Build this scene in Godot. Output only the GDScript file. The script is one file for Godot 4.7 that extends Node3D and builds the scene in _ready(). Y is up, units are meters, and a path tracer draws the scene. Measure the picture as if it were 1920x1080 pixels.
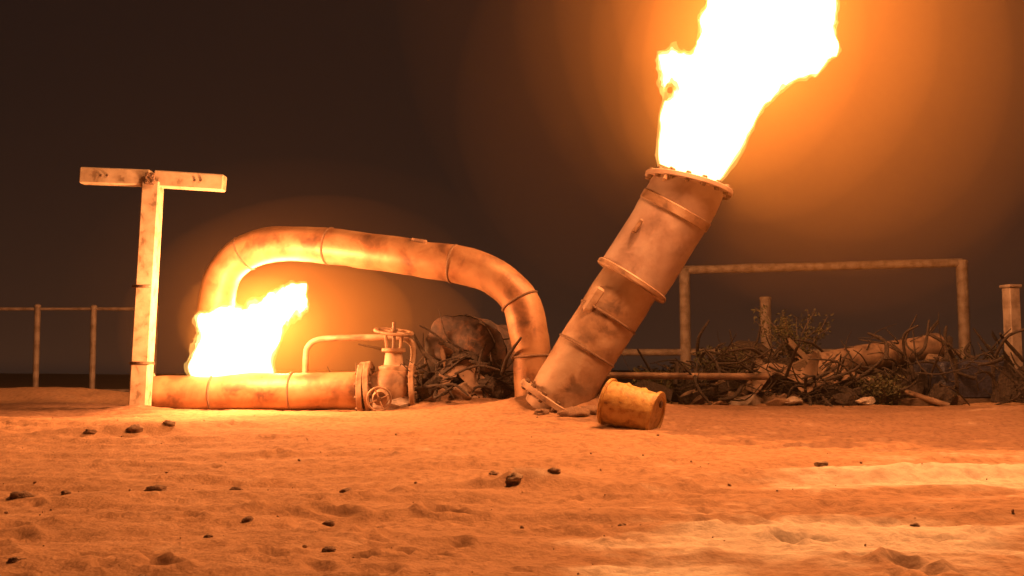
extends Node3D

var M := {}
var used := {}
var rng := RandomNumberGenerator.new()
var low_noise := FastNoiseLite.new()
var mid_noise := FastNoiseLite.new()
var fine_noise := FastNoiseLite.new()
var lump_noise := FastNoiseLite.new()

# ---------------------------------------------------------------- naming

func numbered(called: String) -> String:
	var n: int = used.get(called, 0)
	used[called] = n + 1
	return called if n == 0 else "%s_%03d" % [called, n]

func tag(o: Node, label := "", category := "", group := "", kind := "") -> void:
	if label: o.set_meta("label", label)
	if category: o.set_meta("category", category)
	if group: o.set_meta("group", group)
	if kind: o.set_meta("kind", kind)

func thing(called: String, label: String, category: String, at := Vector3.ZERO, group := "") -> Node3D:
	var o := Node3D.new()
	o.name = numbered(called)
	o.position = at
	add_child(o, true)
	tag(o, label, category, group)
	return o

func part(called: String, mesh: Mesh, material: Material, parent: Node3D, at := Transform3D()) -> MeshInstance3D:
	var o := MeshInstance3D.new()
	var n := 0
	var full := called
	while parent.has_node(NodePath(full)):
		n += 1
		full = "%s_%03d" % [called, n]
	o.name = full
	o.mesh = mesh
	o.material_override = material
	o.transform = at
	parent.add_child(o, true)
	return o

func single(called: String, mesh: Mesh, material: Material, label: String, category: String, at := Transform3D(), group := "") -> MeshInstance3D:
	var o := MeshInstance3D.new()
	o.name = numbered(called)
	o.mesh = mesh
	o.material_override = material
	o.transform = at
	add_child(o, true)
	tag(o, label, category, group)
	return o

# ---------------------------------------------------------------- mesh building

class Shape:
	var v := PackedVector3Array()
	var n := PackedVector3Array()
	var c := PackedColorArray()
	var i := PackedInt32Array()
	func point(p: Vector3, nn: Vector3) -> int:
		v.append(p)
		n.append(nn)
		return v.size() - 1
	func tri(a: int, b: int, d: int) -> void:
		var face := (v[b] - v[a]).cross(v[d] - v[a])
		if face.dot(n[a] + n[b] + n[d]) > 0.0:
			i.append_array([a, d, b])
		else:
			i.append_array([a, b, d])
	func quad(a: int, b: int, d: int, e: int) -> void:
		tri(a, b, d)
		tri(a, d, e)
	func flat(ps: Array, out: Vector3) -> void:
		var nn: Vector3 = (ps[1] - ps[0]).cross(ps[2] - ps[0]).normalized()
		if nn.dot(out) < 0.0: nn = -nn
		var k := v.size()
		for p in ps: point(p, nn)
		for j in range(1, ps.size() - 1): tri(k, k + j, k + j + 1)
	func done() -> ArrayMesh:
		var a := []
		a.resize(Mesh.ARRAY_MAX)
		a[Mesh.ARRAY_VERTEX] = v
		a[Mesh.ARRAY_NORMAL] = n
		a[Mesh.ARRAY_INDEX] = i
		if c.size() == v.size() and c.size() > 0: a[Mesh.ARRAY_COLOR] = c
		var m := ArrayMesh.new()
		m.add_surface_from_arrays(Mesh.PRIMITIVE_TRIANGLES, a)
		return m

func aim(at: Vector3, up: Vector3, roll := 0.0) -> Transform3D:
	var y := up.normalized()
	var x := y.cross(Vector3.FORWARD)
	if x.length() < 0.05: x = y.cross(Vector3.RIGHT)
	x = x.normalized().rotated(y, roll)
	return Transform3D(Basis(x, y, x.cross(y)), at)

func box(s: Shape, t: Transform3D, size: Vector3, bevel := 0.01, warp := 0.0) -> void:
	var h := size / 2.0
	var b := minf(bevel, minf(h.x, minf(h.y, h.z)) * 0.6)
	var jog := {}
	for sx in [-1, 1]:
		for sy in [-1, 1]:
			for sz in [-1, 1]:
				jog[Vector3i(sx, sy, sz)] = Vector3(rng.randf_range(-1, 1), rng.randf_range(-1, 1), rng.randf_range(-1, 1)) * warp if warp > 0.0 else Vector3.ZERO
	var at := func(sg: Vector3i, axis: int) -> Vector3:
		var p := Vector3(sg) * h
		for k in 3:
			if k != axis: p[k] -= sg[k] * b
		return t * (p + jog[sg])
	for axis in 3:
		for sg in [-1, 1]:
			var u := (axis + 1) % 3
			var w := (axis + 2) % 3
			var ps := []
			for q in [[-1, -1], [1, -1], [1, 1], [-1, 1]]:
				var k := Vector3i.ZERO
				k[axis] = sg; k[u] = q[0]; k[w] = q[1]
				ps.append(at.call(k, axis))
			var o := Vector3.ZERO
			o[axis] = sg
			s.flat(ps, t.basis * o)
			for e in [-1, 1]:
				if axis < u or true:
					var k1 := Vector3i.ZERO
					var k2 := Vector3i.ZERO
					k1[axis] = sg; k1[u] = e; k1[w] = -1
					k2[axis] = sg; k2[u] = e; k2[w] = 1
					var o2 := Vector3.ZERO
					o2[axis] = sg; o2[u] = e
					s.flat([at.call(k1, axis), at.call(k2, axis), at.call(k2, u), at.call(k1, u)], t.basis * o2)
	for sx in [-1, 1]:
		for sy in [-1, 1]:
			for sz in [-1, 1]:
				var k := Vector3i(sx, sy, sz)
				s.flat([at.call(k, 0), at.call(k, 1), at.call(k, 2)], t.basis * Vector3(k))

func smooth_path(ps: Array, per: int) -> PackedVector3Array:
	var out := PackedVector3Array()
	for k in ps.size() - 1:
		var a: Vector3 = ps[maxi(k - 1, 0)]
		var b: Vector3 = ps[k]
		var c: Vector3 = ps[k + 1]
		var d: Vector3 = ps[mini(k + 2, ps.size() - 1)]
		for j in per: out.append(b.cubic_interpolate(c, a, d, float(j) / per))
	out.append(ps[-1])
	return out

# a swept tube; wall > 0 makes it hollow with open ends; dent wobbles the radius
func tube(s: Shape, ps: PackedVector3Array, radii: PackedFloat32Array, sides: int, wall := 0.0, dent := 0.0) -> void:
	var x := Vector3.ZERO
	var rows := []
	var frames := []
	for k in ps.size():
		var y := (ps[mini(k + 1, ps.size() - 1)] - ps[maxi(k - 1, 0)]).normalized()
		if k == 0:
			x = y.cross(Vector3.FORWARD)
			if x.length() < 0.05: x = y.cross(Vector3.RIGHT)
		x = (x - y * x.dot(y)).normalized()
		frames.append(Basis(x, y, x.cross(y)))
	for side in (2 if wall > 0.0 else 1):
		rows.clear()
		for k in ps.size():
			var r: float = radii[mini(k, radii.size() - 1)] - (wall if side == 1 else 0.0)
			var row := []
			for j in sides + 1:
				var a := TAU * (j % sides) / sides
				var d: Vector3 = frames[k] * Vector3(cos(a), 0, sin(a))
				var rr := r
				if dent > 0.0: rr += dent * lump_noise.get_noise_3dv((ps[k] + d * r) * 2.0)
				row.append(s.point(ps[k] + d * rr, d if side == 0 else -d))
			rows.append(row)
		for k in ps.size() - 1:
			for j in sides: s.quad(rows[k][j], rows[k][j + 1], rows[k + 1][j + 1], rows[k + 1][j])
	for end in 2:
		var k := 0 if end == 0 else ps.size() - 1
		var out: Vector3 = frames[k].y * (-1 if end == 0 else 1)
		var r: float = radii[mini(k, radii.size() - 1)]
		for j in sides:
			var a := TAU * j / sides
			var b := TAU * (j + 1) / sides
			var da: Vector3 = frames[k] * Vector3(cos(a), 0, sin(a))
			var db: Vector3 = frames[k] * Vector3(cos(b), 0, sin(b))
			if wall > 0.0: s.flat([ps[k] + da * r, ps[k] + db * r, ps[k] + db * (r - wall), ps[k] + da * (r - wall)], out)
			else: s.flat([ps[k], ps[k] + da * r, ps[k] + db * r], out)

func rod(a: Vector3, b: Vector3, r: float, sides := 12, wall := 0.0, dent := 0.0, r2 := -1.0) -> ArrayMesh:
	var s := Shape.new()
	var n := 2 if dent == 0.0 else 9
	var ps := PackedVector3Array()
	var rs := PackedFloat32Array()
	for k in n:
		ps.append(a.lerp(b, float(k) / (n - 1)))
		rs.append(lerpf(r, r2 if r2 >= 0.0 else r, float(k) / (n - 1)))
	tube(s, ps, rs, sides, wall, dent)
	return s.done()

# a profile of (radius, height) turned round y
func lathe(s: Shape, t: Transform3D, profile: Array, sides: int, smooth := false) -> void:
	for k in profile.size() - 1:
		var a: Vector2 = profile[k]
		var b: Vector2 = profile[k + 1]
		var d := (b - a).normalized()
		var na := Vector2(d.y, -d.x)
		var nb := na
		if smooth:
			if k > 0:
				var e: Vector2 = (a - profile[k - 1]).normalized()
				na = (na + Vector2(e.y, -e.x)).normalized()
			if k < profile.size() - 2:
				var e: Vector2 = (profile[k + 2] - b).normalized()
				nb = (nb + Vector2(e.y, -e.x)).normalized()
		var ra := []
		var rb := []
		for j in sides + 1:
			var g := TAU * (j % sides) / sides
			ra.append(s.point(t * Vector3(a.x * cos(g), a.y, a.x * sin(g)), t.basis * Vector3(na.x * cos(g), na.y, na.x * sin(g))))
			rb.append(s.point(t * Vector3(b.x * cos(g), b.y, b.x * sin(g)), t.basis * Vector3(nb.x * cos(g), nb.y, nb.x * sin(g))))
		for j in sides:
			s.quad(ra[j], ra[j + 1], rb[j + 1], rb[j])

func crushed(t: Transform3D, profile: Array, sides: int, dent: float, centre: Vector3) -> ArrayMesh:
	var s := Shape.new()
	lathe(s, t, profile, sides, true)
	for k in s.v.size():
		var p := s.v[k]
		s.v[k] = centre + (p - centre) * (1.0 + dent * lump_noise.get_noise_3dv(p * 1.5) + dent * 0.5 * lump_noise.get_noise_3dv(p * 3.7))
		s.n[k] = (s.n[k] + 2.0 * dent * Vector3(lump_noise.get_noise_3dv(p * 3.0), lump_noise.get_noise_3dv(p * 3.0 + Vector3.ONE * 9), lump_noise.get_noise_3dv(p * 3.0 - Vector3.ONE * 9))).normalized()
	return s.done()

func turned(t: Transform3D, profile: Array, sides := 24, smooth := false) -> ArrayMesh:
	var s := Shape.new()
	lathe(s, t, profile, sides, smooth)
	return s.done()

func ring_profile(r0: float, r1: float, h0: float, h1: float, b: float) -> Array:
	return [Vector2(r0, h0), Vector2(r1 - b, h0), Vector2(r1, h0 + b), Vector2(r1, h1 - b), Vector2(r1 - b, h1), Vector2(r0, h1), Vector2(r0, h0)]

func bolt_mesh(r: float, h: float) -> ArrayMesh:
	return turned(Transform3D(), [Vector2(0, -h), Vector2(r * 0.85, -h), Vector2(r, -h * 0.75), Vector2(r, h * 0.75), Vector2(r * 0.85, h), Vector2(0, h)], 6)

func flange(called: String, parent: Node3D, t: Transform3D, r0: float, r1: float, thick: float, bolts: int, m: Material) -> void:
	var f := part(called, turned(Transform3D(), ring_profile(r0, r1, -thick / 2, thick / 2, 0.008), 40), m, parent, t)
	var bm := bolt_mesh(minf(0.034, r1 * 0.07), thick * 0.5 + 0.03)
	for k in bolts:
		var a := TAU * (k + 0.5) / bolts
		var r := lerpf(r0, r1, 0.66)
		part("bolt", bm, M.bolt, f, Transform3D(Basis(), Vector3(cos(a) * r, 0, sin(a) * r)))

func rock(size: Vector3, seed_at: float, rough := 0.35, sub := 2, cuts := 0) -> ArrayMesh:
	var g := (1.0 + sqrt(5.0)) / 2.0
	var vs := []
	for p in [[-1, g, 0], [1, g, 0], [-1, -g, 0], [1, -g, 0], [0, -1, g], [0, 1, g], [0, -1, -g], [0, 1, -g], [g, 0, -1], [g, 0, 1], [-g, 0, -1], [-g, 0, 1]]:
		vs.append(Vector3(p[0], p[1], p[2]).normalized())
	var fs := [[0, 11, 5], [0, 5, 1], [0, 1, 7], [0, 7, 10], [0, 10, 11], [1, 5, 9], [5, 11, 4], [11, 10, 2], [10, 7, 6], [7, 1, 8], [3, 9, 4], [3, 4, 2], [3, 2, 6], [3, 6, 8], [3, 8, 9], [4, 9, 5], [2, 4, 11], [6, 2, 10], [8, 6, 7], [9, 8, 1]]
	for q in sub:
		var mids := {}
		var next := []
		for f in fs:
			var m := []
			for e in [[f[0], f[1]], [f[1], f[2]], [f[2], f[0]]]:
				var key := Vector2i(mini(e[0], e[1]), maxi(e[0], e[1]))
				if not mids.has(key):
					vs.append(((vs[e[0]] + vs[e[1]]) / 2.0).normalized())
					mids[key] = vs.size() - 1
				m.append(mids[key])
			next.append_array([[f[0], m[0], m[2]], [f[1], m[1], m[0]], [f[2], m[2], m[1]], [m[0], m[1], m[2]]])
		fs = next
	var planes := []
	for k in cuts: planes.append([Vector3(rng.randf_range(-1, 1), rng.randf_range(-1, 1), rng.randf_range(-1, 1)).normalized(), rng.randf_range(0.5, 0.8)])
	var st := SurfaceTool.new()
	st.begin(Mesh.PRIMITIVE_TRIANGLES)
	for k in vs.size():
		var p: Vector3 = vs[k]
		p *= 1.0 + rough * lump_noise.get_noise_3dv(p * 1.1 + Vector3.ONE * seed_at * 7.3) + rough * 0.4 * lump_noise.get_noise_3dv(p * 3.1 + Vector3.ONE * seed_at * 3.1)
		for pl in planes:
			var over: float = p.dot(pl[0]) - pl[1]
			if over > 0.0: p -= pl[0] * over
		vs[k] = p * size
	st.set_smooth_group(-1 if cuts > 0 else 0)
	for f in fs:
		var flip: bool = (vs[f[1]] - vs[f[0]]).cross(vs[f[2]] - vs[f[0]]).dot(vs[f[0]] + vs[f[1]] + vs[f[2]]) > 0.0
		for k in ([0, 2, 1] if flip else [0, 1, 2]): st.add_vertex(vs[f[k]])
	st.generate_normals()
	return st.commit()

# ---------------------------------------------------------------- the ground

func bump(x: float, z: float, cx: float, cz: float, rx: float, rz: float, turn := 0.0) -> float:
	var dx := x - cx
	var dz := z - cz
	if turn != 0.0:
		var c := cos(turn)
		var q := sin(turn)
		var t := dx * c - dz * q
		dz = dx * q + dz * c
		dx = t
	var e := dx * dx / (rx * rx) + dz * dz / (rz * rz)
	return exp(-e) if e < 6.0 else 0.0

func ground(x: float, z: float) -> float:
	var d := -z
	var h := 0.19 * smoothstep(6.5, 12.3, d) - 0.19 * smoothstep(14.5, 24.0, d)
	h += low_noise.get_noise_2d(x, z) * 0.05 * smoothstep(2.0, 8.0, d)
	if d > 1.0 and d < 30.0:
		h += mid_noise.get_noise_2d(x * 0.55, z * 1.5) * 0.045
		h += 0.10 * bump(x, z, 3.0, -6.4, 1.4, 0.28, -0.12)          # pale windrow on the right
		h += 0.07 * bump(x, z, 5.4, -7.6, 2.2, 0.3, 0.05)
		h += 0.10 * bump(x, z, 0.12, -6.35, 0.32, 0.22)              # little heap in the middle
		h += 0.09 * bump(x, z, -4.86, -12.5, 0.45, 0.35)
		h += 0.12 * bump(x, z, -3.9, -9.6, 0.75, 0.22, 0.5)          # broken edge by the post
		h += 0.07 * bump(x, z, -6.5, -10.6, 2.2, 0.35, -0.1)
		h += 0.20 * bump(x, z, -0.6, -12.75, 0.7, 0.3)                 # dirt pushed against the tank
		h += 0.30 * bump(x, z, 0.75, -12.1, 1.0, 0.6)                # spoil at the foot of the leaning pipe
		h += 0.42 * bump(x, z, 5.0, -15.9, 1.9, 0.6)                 # spoil under the scrap heap
		h += 0.28 * bump(x, z, -9.0, -17.5, 3.5, 0.6, 0.05)
		h += 0.16 * bump(x, z, 7.5, -11.5, 2.2, 0.5, 0.1)
	if d > 2.0 and d < 13.0:
		for q in [[-5.0, 0.10, 0.7], [-6.1, 0.10, 0.7], [-8.3, -0.16, 0.5], [-9.6, -0.16, 0.5]]:
			var off: float = z - (q[0] + x * q[1] + 0.16 * sin(x * q[2] + q[0]))
			var e := off * off / 0.011
			if e < 8.0: h += (0.5 + 0.5 * mid_noise.get_noise_2d(x * 0.4 + q[0], 3.0)) * (-0.036 * exp(-e) + 0.022 * exp(-(sqrt(e) - 1.7) * (sqrt(e) - 1.7) * 2.0))
	if d > 30.0: h += low_noise.get_noise_2d(x * 0.1, z * 0.1) * 0.7 * smoothstep(30.0, 80.0, d)
	return h

func steps(near: float, far: float, first: float, grow: float) -> PackedFloat32Array:
	var out := PackedFloat32Array()
	var p := near
	var s := first
	while p < far:
		out.append(p)
		p += s
		s *= grow
	out.append(far)
	return out

func make_ground() -> void:
	var xs := PackedFloat32Array()
	var right := steps(7.2, 160.0, 0.06, 1.16)
	for k in range(right.size() - 1, -1, -1): xs.append(-right[k])
	var w := -7.2 + 0.038
	while w < 7.19:
		xs.append(w)
		w += 0.038
	xs.append_array(right)
	var zs := PackedFloat32Array()
	var back := steps(2.4, 40.0, 0.4, 1.4)
	for k in range(back.size() - 1, -1, -1): zs.append(back[k] - 4.6)
	for p in steps(2.25, 18.0, 0.024, 1.0062): zs.append(-p)
	var far := steps(18.0, 170.0, 0.16, 1.12)
	far.remove_at(0)
	for p in far: zs.append(-p)
	var nx := xs.size()
	var nz := zs.size()
	var hs := PackedFloat32Array()
	hs.resize(nx * nz)
	var tone := PackedColorArray()
	tone.resize(nx * nz)
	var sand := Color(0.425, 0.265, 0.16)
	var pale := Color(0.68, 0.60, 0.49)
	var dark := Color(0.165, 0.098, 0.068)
	for j in nz:
		for i in nx:
			var x := xs[i]
			var z := zs[j]
			var h := ground(x, z)
			var d := -z
			if d > 2.0 and d < 19.0 and absf(x) < 9.0:
				var g := fine_noise.get_noise_2d(x * 1.0, z * 1.6)
				var l := lump_noise.get_noise_2d(x * 5.5, z * 7.0)
				h += g * 0.011 + maxf(0.0, l - 0.15) * 0.02
			hs[j * nx + i] = h
			var wob := mid_noise.get_noise_2d(x * 1.3 + 40.0, z * 2.4) * 0.9 + fine_noise.get_noise_2d(x, z * 1.8) * 0.5
			var p := bump(x, z, 3.0, -6.3, 1.4, 0.6, -0.12) * 1.1 + bump(x, z, 5.6, -7.6, 2.4, 0.35, 0.05) * 0.7 + bump(x, z, 1.5, -4.35, 0.9, 0.6, 0.1) * 1.3 + bump(x, z, 0.5, -3.7, 0.35, 0.2) * 0.8 + bump(x, z, 0.1, -6.3, 0.25, 0.12) * 0.6
			p = smoothstep(0.18, 0.9, p + wob * 0.5)
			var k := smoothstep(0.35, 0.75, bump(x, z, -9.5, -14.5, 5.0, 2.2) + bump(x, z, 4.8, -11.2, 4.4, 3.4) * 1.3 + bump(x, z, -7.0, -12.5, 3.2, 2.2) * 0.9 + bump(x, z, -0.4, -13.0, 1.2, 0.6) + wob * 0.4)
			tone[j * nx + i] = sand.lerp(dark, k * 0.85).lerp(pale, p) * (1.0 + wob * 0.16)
	# prints, scuffs and divots pressed into the sand
	var find := func(a: PackedFloat32Array, q: float) -> int: return a.bsearch(q)
	var prints := []
	for k in 210:
		var d := pow(rng.randf(), 1.3) * 8.5 + 3.0
		prints.append([rng.randf_range(-0.62, 0.62) * d, -d, rng.randf_range(0.045, 0.11), rng.randf_range(0.03, 0.06), rng.randf_range(0.012, 0.028), rng.randf_range(0, PI)])
	for track in [[-2.6, -4.2, 0.62, -0.55, 9], [1.4, -3.6, -0.1, -0.66, 9], [-0.9, -5.2, 0.55, 0.2, 8]]:
		for k in track[4]:
			var side := 0.09 if k % 2 == 0 else -0.09
			var dir := Vector2(track[2], track[3]).normalized()
			prints.append([track[0] + track[2] * k - dir.y * side, track[1] + track[3] * k + dir.x * side, 0.14, 0.055, 0.03, -dir.angle()])
	for q in prints:
		var reach: float = q[2] * 2.6
		var i0: int = find.call(xs, q[0] - reach)
		var i1: int = find.call(xs, q[0] + reach)
		for j in nz:
			if absf(zs[j] - q[1]) > reach: continue
			for i in range(i0, mini(i1, nx)):
				var dx: float = xs[i] - q[0]
				var dz: float = zs[j] - q[1]
				var a: float = dx * cos(q[5]) - dz * sin(q[5])
				var b: float = dx * sin(q[5]) + dz * cos(q[5])
				var e: float = a * a / (q[2] * q[2]) + b * b / (q[3] * q[3])
				if e < 6.0: hs[j * nx + i] += q[4] * (-1.2 * exp(-e * 1.2) + 0.75 * exp(-(e - 1.9) * (e - 1.9)))
	var s := Shape.new()
	s.v.resize(nx * nz)
	s.n.resize(nx * nz)
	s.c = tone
	for j in nz:
		for i in nx:
			var i0 := maxi(i - 1, 0)
			var i1 := mini(i + 1, nx - 1)
			var j0 := maxi(j - 1, 0)
			var j1 := mini(j + 1, nz - 1)
			s.v[j * nx + i] = Vector3(xs[i], hs[j * nx + i], zs[j])
			s.n[j * nx + i] = Vector3(-(hs[j * nx + i1] - hs[j * nx + i0]) / (xs[i1] - xs[i0]), 1.0, -(hs[j1 * nx + i] - hs[j0 * nx + i]) / (zs[j1] - zs[j0])).normalized()
	for j in nz - 1:
		for i in nx - 1:
			var a := j * nx + i
			s.i.append_array([a, a + nx, a + 1, a + 1, a + nx, a + nx + 1])
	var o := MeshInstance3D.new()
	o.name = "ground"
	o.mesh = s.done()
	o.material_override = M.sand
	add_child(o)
	tag(o, "sandy orange ground with prints and pale drifts", "", "", "structure")

# ---------------------------------------------------------------- flames

var cells: PackedFloat32Array
var dims: Vector3i

func fill(balls: Array, lo: Vector3, hi: Vector3, h: float, k: float, n_scale: Vector3, n_amount: float) -> void:
	dims = Vector3i(((hi - lo) / h).ceil()) + Vector3i.ONE
	cells = PackedFloat32Array()
	cells.resize(dims.x * dims.y * dims.z)
	cells.fill(9.0)
	for b in balls:
		var c := Vector3(b.x, b.y, b.z)
		var reach: float = b.w + 0.75
		var a := Vector3i(((c - Vector3.ONE * reach - lo) / h).floor()).clamp(Vector3i.ZERO, dims - Vector3i.ONE)
		var e := Vector3i(((c + Vector3.ONE * reach - lo) / h).ceil()).clamp(Vector3i.ZERO, dims - Vector3i.ONE)
		for z in range(a.z, e.z + 1):
			for y in range(a.y, e.y + 1):
				for x in range(a.x, e.x + 1):
					var p := lo + Vector3(x, y, z) * h
					var f: float = p.distance_to(c) - b.w
					var at := (z * dims.y + y) * dims.x + x
					var o := cells[at]
					var m := maxf(k - absf(f - o), 0.0) / k
					cells[at] = minf(f, o) - m * m * k * 0.25
	for z in dims.z:
		for y in dims.y:
			for x in dims.x:
				var at := (z * dims.y + y) * dims.x + x
				if cells[at] < 1.0:
					var p := lo + Vector3(x, y, z) * h
					cells[at] += n_amount * clampf((p.y - lo.y - 0.5) / 1.3, 0.15, 1.0) * (lump_noise.get_noise_3dv(p * n_scale) + 0.45 * lump_noise.get_noise_3dv(p * n_scale * 2.7) + 0.28 * lump_noise.get_noise_3dv(p * n_scale * 6.0))

func nets(lo: Vector3, h: float, iso: float) -> ArrayMesh:
	var s := Shape.new()
	var sx := 1
	var sy := dims.x
	var sz := dims.x * dims.y
	var corner := [0, sx, sy, sx + sy, sz, sx + sz, sy + sz, sx + sy + sz]
	var off := [Vector3(0, 0, 0), Vector3(1, 0, 0), Vector3(0, 1, 0), Vector3(1, 1, 0), Vector3(0, 0, 1), Vector3(1, 0, 1), Vector3(0, 1, 1), Vector3(1, 1, 1)]
	var edges := [[0, 1], [2, 3], [4, 5], [6, 7], [0, 2], [1, 3], [4, 6], [5, 7], [0, 4], [1, 5], [2, 6], [3, 7]]
	var spot := {}
	for z in dims.z - 1:
		for y in dims.y - 1:
			for x in dims.x - 1:
				var at := z * sz + y * sy + x
				var f0 := cells[at]
				if f0 > 1.0: continue
				var count := 0
				for k in 8:
					if cells[at + corner[k]] < iso: count += 1
				if count == 0 or count == 8: continue
				var sum := Vector3.ZERO
				var m := 0
				for e in edges:
					var a := cells[at + corner[e[0]]] - iso
					var b := cells[at + corner[e[1]]] - iso
					if (a < 0.0) != (b < 0.0):
						sum += off[e[0]].lerp(off[e[1]], a / (a - b))
						m += 1
				var grad := Vector3.ZERO
				for k in 8: grad += (off[k] - Vector3.ONE * 0.5) * minf(cells[at + corner[k]], 1.0)
				spot[at] = s.point(lo + (Vector3(x, y, z) + sum / m) * h, grad.normalized())
	for at in spot:
		var inside := cells[at] < iso
		for q in [[sx, sy, sz], [sy, sz, sx], [sz, sx, sy]]:
			if (cells[at + q[0]] < iso) != inside:
				var a: int = spot.get(at, -1)
				var b: int = spot.get(at - q[1], -1)
				var c: int = spot.get(at - q[1] - q[2], -1)
				var d: int = spot.get(at - q[2], -1)
				if a >= 0 and b >= 0 and c >= 0 and d >= 0: s.quad(a, b, c, d)
	return s.done()

func flame(called: String, label: String, balls: Array, lo: Vector3, hi: Vector3, h: float, base: Vector3, scale: Vector3, amount: float, isos: Array) -> void:
	var t := thing(called, label, "flame", base)
	fill(balls, lo, hi, h, 0.28, scale, amount)
	var move := Transform3D(Basis(), -base)
	part("flame_core", nets(lo, h, isos[0]), M.flame_core, t, move)
	for z in dims.z:
		for y in dims.y:
			for x in dims.x:
				var at := (z * dims.y + y) * dims.x + x
				if absf(cells[at]) < 0.6:
					var p := (lo + Vector3(x, y, z) * h) * scale
					cells[at] += amount * 0.3 * absf(lump_noise.get_noise_3dv(p * Vector3(2.2, 1.2, 2.2) + Vector3(7, 3, 5)))
	for k in range(1, isos.size()): part("flame_fringe", nets(lo, h, isos[k]), M["flame_edge_%d" % k], t, move)

func flame_lamp(at: Vector3, energy: float, size: float) -> void:
	var l := OmniLight3D.new()
	l.name = numbered("flame_light")
	l.position = at
	l.light_color = Color(1.0, 0.35, 0.112).linear_to_srgb()
	l.light_energy = energy
	l.light_size = size
	l.omni_range = 60.0
	l.omni_attenuation = 2.0
	l.shadow_enabled = true
	add_child(l)

func smoke(called: String, at: Vector3, size: Vector3, density: float, turn: float, label: String) -> void:
	var f := FogVolume.new()
	f.name = numbered(called)
	f.shape = RenderingServer.FOG_VOLUME_SHAPE_ELLIPSOID
	f.size = size
	f.position = at
	f.rotation.z = turn
	var m := FogMaterial.new()
	m.density = density
	m.albedo = Color(0.95, 0.56, 0.20).linear_to_srgb()
	f.material = m
	add_child(f)
	tag(f, label, "smoke", "", "stuff")

# ---------------------------------------------------------------- materials

func noise_tex(freq: float, seed_at: int, stops: Array, octaves := 4, size := 512, type := FastNoiseLite.TYPE_SIMPLEX_SMOOTH) -> NoiseTexture2D:
	var n := FastNoiseLite.new()
	n.seed = seed_at
	n.frequency = freq
	n.noise_type = type
	n.fractal_octaves = octaves
	var t := NoiseTexture2D.new()
	t.width = size
	t.height = size
	t.seamless = true
	if octaves > 5:
		n.domain_warp_enabled = true
		n.domain_warp_amplitude = 45.0
		n.domain_warp_frequency = 0.012
	t.noise = n
	if stops.size() > 0:
		var g := Gradient.new()
		g.offsets = PackedFloat32Array(stops.map(func(q): return q[0]))
		g.colors = PackedColorArray(stops.map(func(q): return (q[1] as Color).linear_to_srgb()))
		t.color_ramp = g
	return t

func solid(rough: float, metal: float, tex: Texture2D, scale: float, height: Texture2D = null, depth := 0.0, stretch := Vector3.ONE) -> StandardMaterial3D:
	var m := StandardMaterial3D.new()
	m.roughness = rough
	m.metallic = metal
	m.albedo_texture = tex
	m.uv1_triplanar = true
	m.uv1_scale = stretch * scale
	if height:
		m.heightmap_enabled = true
		m.heightmap_texture = height
		m.heightmap_scale = depth
	return m

func glowing(c: Color, energy: float, alpha: float) -> StandardMaterial3D:
	var m := StandardMaterial3D.new()
	m.albedo_color = Color(0, 0, 0, alpha)
	m.roughness = 1.0
	m.specular_mode = BaseMaterial3D.SPECULAR_DISABLED
	m.emission_enabled = true
	m.emission = c.linear_to_srgb()
	m.emission_energy_multiplier = energy
	if alpha < 1.0: m.transparency = BaseMaterial3D.TRANSPARENCY_ALPHA
	return m

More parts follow.
